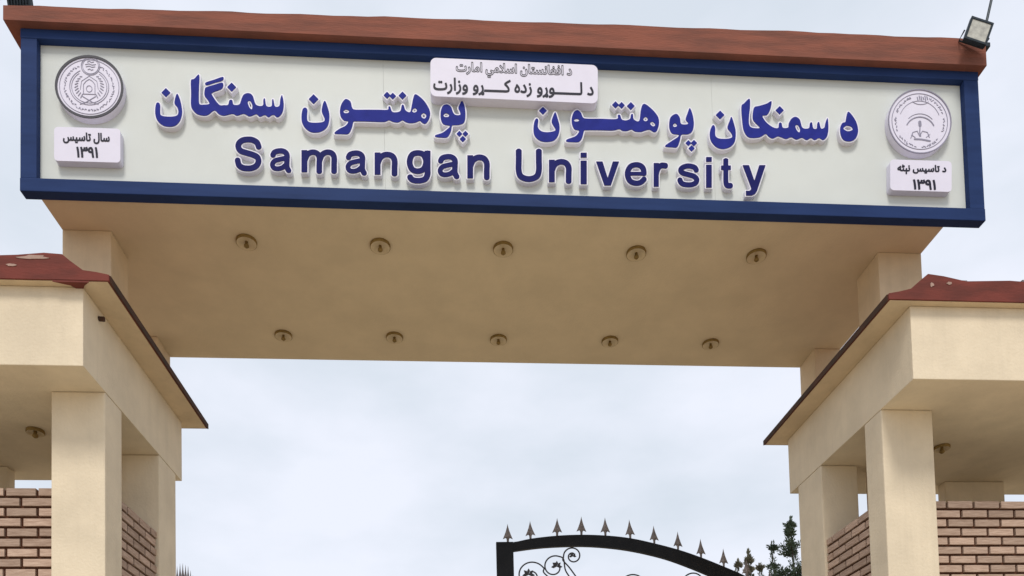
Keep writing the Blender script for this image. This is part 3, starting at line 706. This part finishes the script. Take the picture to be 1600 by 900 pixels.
# spikes: one spearhead mesh shared by all
def spear():
    b = B(); h = .235
    prof = [(0, h), (.006, h * .86), (.019, h * .64), (.037, h * .42), (.058, h * .20), (.024, h * .27), (.014, h * .2), (.012, 0)]
    pts = prof + [(-x, z) for x, z in prof[::-1][:-1]]
    fr = [b.bm.verts.new((x, 0, z)) for x, z in pts]
    # diamond section: ridge lines in front and behind
    for s in (-1, 1):
        r = [b.bm.verts.new((0, s * d_, z)) for d_, z in ((.001, h * .97), (.007, h * .62), (.016, h * .33), (.009, h * .22), (.008, 0))]
        Lp = prof; n = len(prof)
        left = fr[:n]; right = [fr[0]] + fr[n:][::-1]
        for side in (left, right):
            m = [r[0], r[0], r[1], r[2], r[2], r[3], r[3], r[4]]
            for i in range(n - 1):
                vs = [side[i], side[i + 1], m[i + 1], m[i]]
                vs = list(dict.fromkeys(vs))
                if len(vs) >= 3:
                    try: b.bm.faces.new(vs)
                    except ValueError: pass
    me = b.mesh('spike'); me.materials.append(SPIKE); return me
SP = spear()
spx = [(793.5, 845), (829, 843), (870.5, 838), (908.5, 836.5), (946, 838), (985, 842), (1022.5, 850), (1059.5, 860), (1095.5, 872), (1131, 887), (1167, 903), (1203, 921)]
for k, (x, y) in enumerate(spx):
    X_, Z_ = onY(x, y, YG)
    o = bpy.data.objects.new('spike', SP); COL.objects.link(o); o.parent = gate
    o.location = (X_ - gx1, 0, ztop(X_) - .004); o.scale = (1.12, 1.12, random.uniform(1.03, 1.12)); o.rotation_euler = (0, math.radians(random.uniform(-2.5, 2.5)), random.uniform(-.3, .3))
# scrollwork
def scroll(pts, r=.0095, parent=gate, name='scroll'):
    q = smooth_pts([onY(x, y, YG) for x, y in pts], False, 6)
    return B().tube([(x, YG, z) for x, z in q], r, 6).obj(name, IRON, parent, True)
def spiral(cx, cy, r0, r1, a0, turns, n=16):
    return [(cx + (r0 + (r1 - r0) * k / n) * math.cos(math.radians(a0 + 360 * turns * k / n)), cy - (r0 + (r1 - r0) * k / n) * math.sin(math.radians(a0 + 360 * turns * k / n))) for k in range(n + 1)]
scroll([(910, 915), (900, 901), (889, 886), (880, 876)] + spiral(895, 869, 15, 3, 190, -1.5))
scroll([(910, 925), (897, 910), (884, 892)] + spiral(866, 886, 19, 5, 40, 1.2) )
scroll([(880, 930), (868, 912), (850, 895)] + spiral(829, 900, 24, 6, 30, 1.2))
scroll([(805, 990), (830, 960), (860, 950), (905, 925)])
scroll([(905, 925), (930, 940)] + spiral(950, 925, 22, 5, 230, 1.3))
scroll([(950, 990), (965, 950)] + spiral(991, 918, 23, 5, 170, -1.4))
scroll([(1010, 990), (1025, 960)] + spiral(1040, 930, 18, 4, 200, -1.3))
scroll([(1060, 990), (1070, 940)] + spiral(1085, 912, 19, 4, 170, -1.3))
scroll([(1100, 1000), (1120, 960)] + spiral(1135, 945, 16, 4, 180, -1.3))
scroll([(805, 1020), (900, 985), (1000, 992), (1120, 1003), (1225, 1020)], .012)
scroll([(822, 1010), (830, 985)] + spiral(845, 965, 18, 4, 200, -1.3))
for (x, y, r) in ((870, 885, 7), (826, 898, 8), (895, 869, 4.5), (991, 916, 7), (1085, 910, 6), (950, 924, 6)):
    cx_, cz_ = onY(x, y, YG); b = B(); rr = r / F * YG
    for k in range(5):
        a = math.radians(90 + (k - 2) * 48)
        b.poly([(cx_, cz_), (cx_ + rr * .8 * math.cos(a - .35), cz_ + rr * .8 * math.sin(a - .35)), (cx_ + rr * 1.25 * math.cos(a), cz_ + rr * 1.25 * math.sin(a)), (cx_ + rr * .8 * math.cos(a + .35), cz_ + rr * .8 * math.sin(a + .35))], YG - .012 - k * .0011, YG + .012 + k * .0011)
    b.obj('leaf', IRON, gate)
# the other leaf stands open, turned in beyond the passage: mirrored copies of the same parts
g2 = thing('gate_leaf', (-3.37, 9.12, 0), 'black arched gate leaf standing open at left, only its spike tips in view', 'gate')
for ch in [c_ for c_ in gate.children]:
    o = ch.copy(); COL.objects.link(o); o.parent = g2
    if ch.name.startswith('spike'):
        o.location = (ch.location.x, ch.location.y, ch.location.z)
g2.scale = (-1, 1, 1); g2.rotation_euler = (0, 0, math.radians(102.5))

# ================================================================== TREES
def leaf_cloud(bm, c, rx, rz, n, size, rnd, up=.5):
    for _ in range(n):
        while True:
            p = Vector((rnd.uniform(-1, 1), rnd.uniform(-1, 1), rnd.uniform(-1, 1)))
            if p.length <= 1: break
        q = Vector((c[0] + p.x * rx, c[1] + p.y * rx, c[2] + p.z * rz))
        dr = Vector((p.x, p.y, up + rnd.uniform(-.3, .5))).normalized() * size * rnd.uniform(.6, 1.4)
        sd = dr.cross(Vector((rnd.uniform(-1, 1), rnd.uniform(-1, 1), rnd.uniform(-1, 1)))).normalized() * size * .2
        v = [bm.verts.new(q), bm.verts.new(q + dr * .5 + sd), bm.verts.new(q + dr), bm.verts.new(q + dr * .5 - sd)]
        bm.faces.new(v)
def conifer(px, ptop, Y, h_crown, wid, label, seed, mtl, needles=260, group=None, size=.10, tiers=11):
    x, zt = onY(px, ptop, Y); rnd = random.Random(seed)
    t = thing('pine_tree', (x, Y, 0), label, 'tree', group)
    tr = B(); tr.tube([(x + .05 * math.sin(k * 1.3), Y, zt * k / 8) for k in range(9)], .085 * wid, 8, r1=.012)
    cr = B()
    for i in range(tiers):
        f = (i + .5) / tiers; z = zt - f * h_crown + rnd.uniform(-.3, .3) * h_crown / tiers
        R = wid * (.04 + .96 * f ** .9) * rnd.uniform(.7, 1.3)
        nb = 3 + int(4 * f)
        for k in range(nb):
            a = rnd.uniform(0, 2 * math.pi); rr = R * rnd.uniform(.35, 1.1); z += rnd.uniform(-.5, .5) * h_crown / tiers / nb
            tip = Vector((x + math.cos(a) * rr, Y + math.sin(a) * rr, z + rr * rnd.uniform(.15, .6)))
            base = Vector((x, Y, z - rr * .2))
            tr.tube([base, base.lerp(tip, .5) - Vector((0, 0, rr * .12)), tip], .022 * (1 + f), 4, r1=.006)
            for s_ in range(3):
                p = base.lerp(tip, .45 + .28 * s_)
                leaf_cloud(cr.bm, p, .09 + .13 * rr, .09 + .10 * rr, int(needles * .17 * (.6 + f)), size, rnd, .35)
    leaf_cloud(cr.bm, (x, Y, zt - .18), .045, .26, needles // 4, size, rnd, 2)
    for i in range(tiers * 2):
        leaf_cloud(cr.bm, (x + rnd.uniform(-.1, .1), Y, zt - .35 - i * h_crown / tiers / 2), .07 + .012 * i, .16, needles // 7, size, rnd, 1)
    tr.obj('trunk', BARK, t); cr.obj('crown', mtl, t)
conifer(1236, 812, 24, 6.2, 1.9, 'dark green pine standing beside the right gatehouse beyond the gate', 3, NEED, 330, tiers=17)
conifer(1207, 848, 26, 6.0, 1.15, 'smaller dark pine just left of the tall pine beyond the gate', 11, NEED, 230, tiers=13)
conifer(1170, 863, 34, 7.0, .75, 'slim olive conifer behind the low end of the arched gate', 21, NEED2, 220, size=.17, tiers=14)
conifer(1153, 879, 36, 6.5, .55, 'thin olive conifer nearest the gate spikes at the low end', 22, NEED2, 170, size=.17)
conifer(1187, 884, 35, 6.5, .60, 'short olive conifer between the slim conifer and the dark pines', 23, NEED2, 170, size=.17)
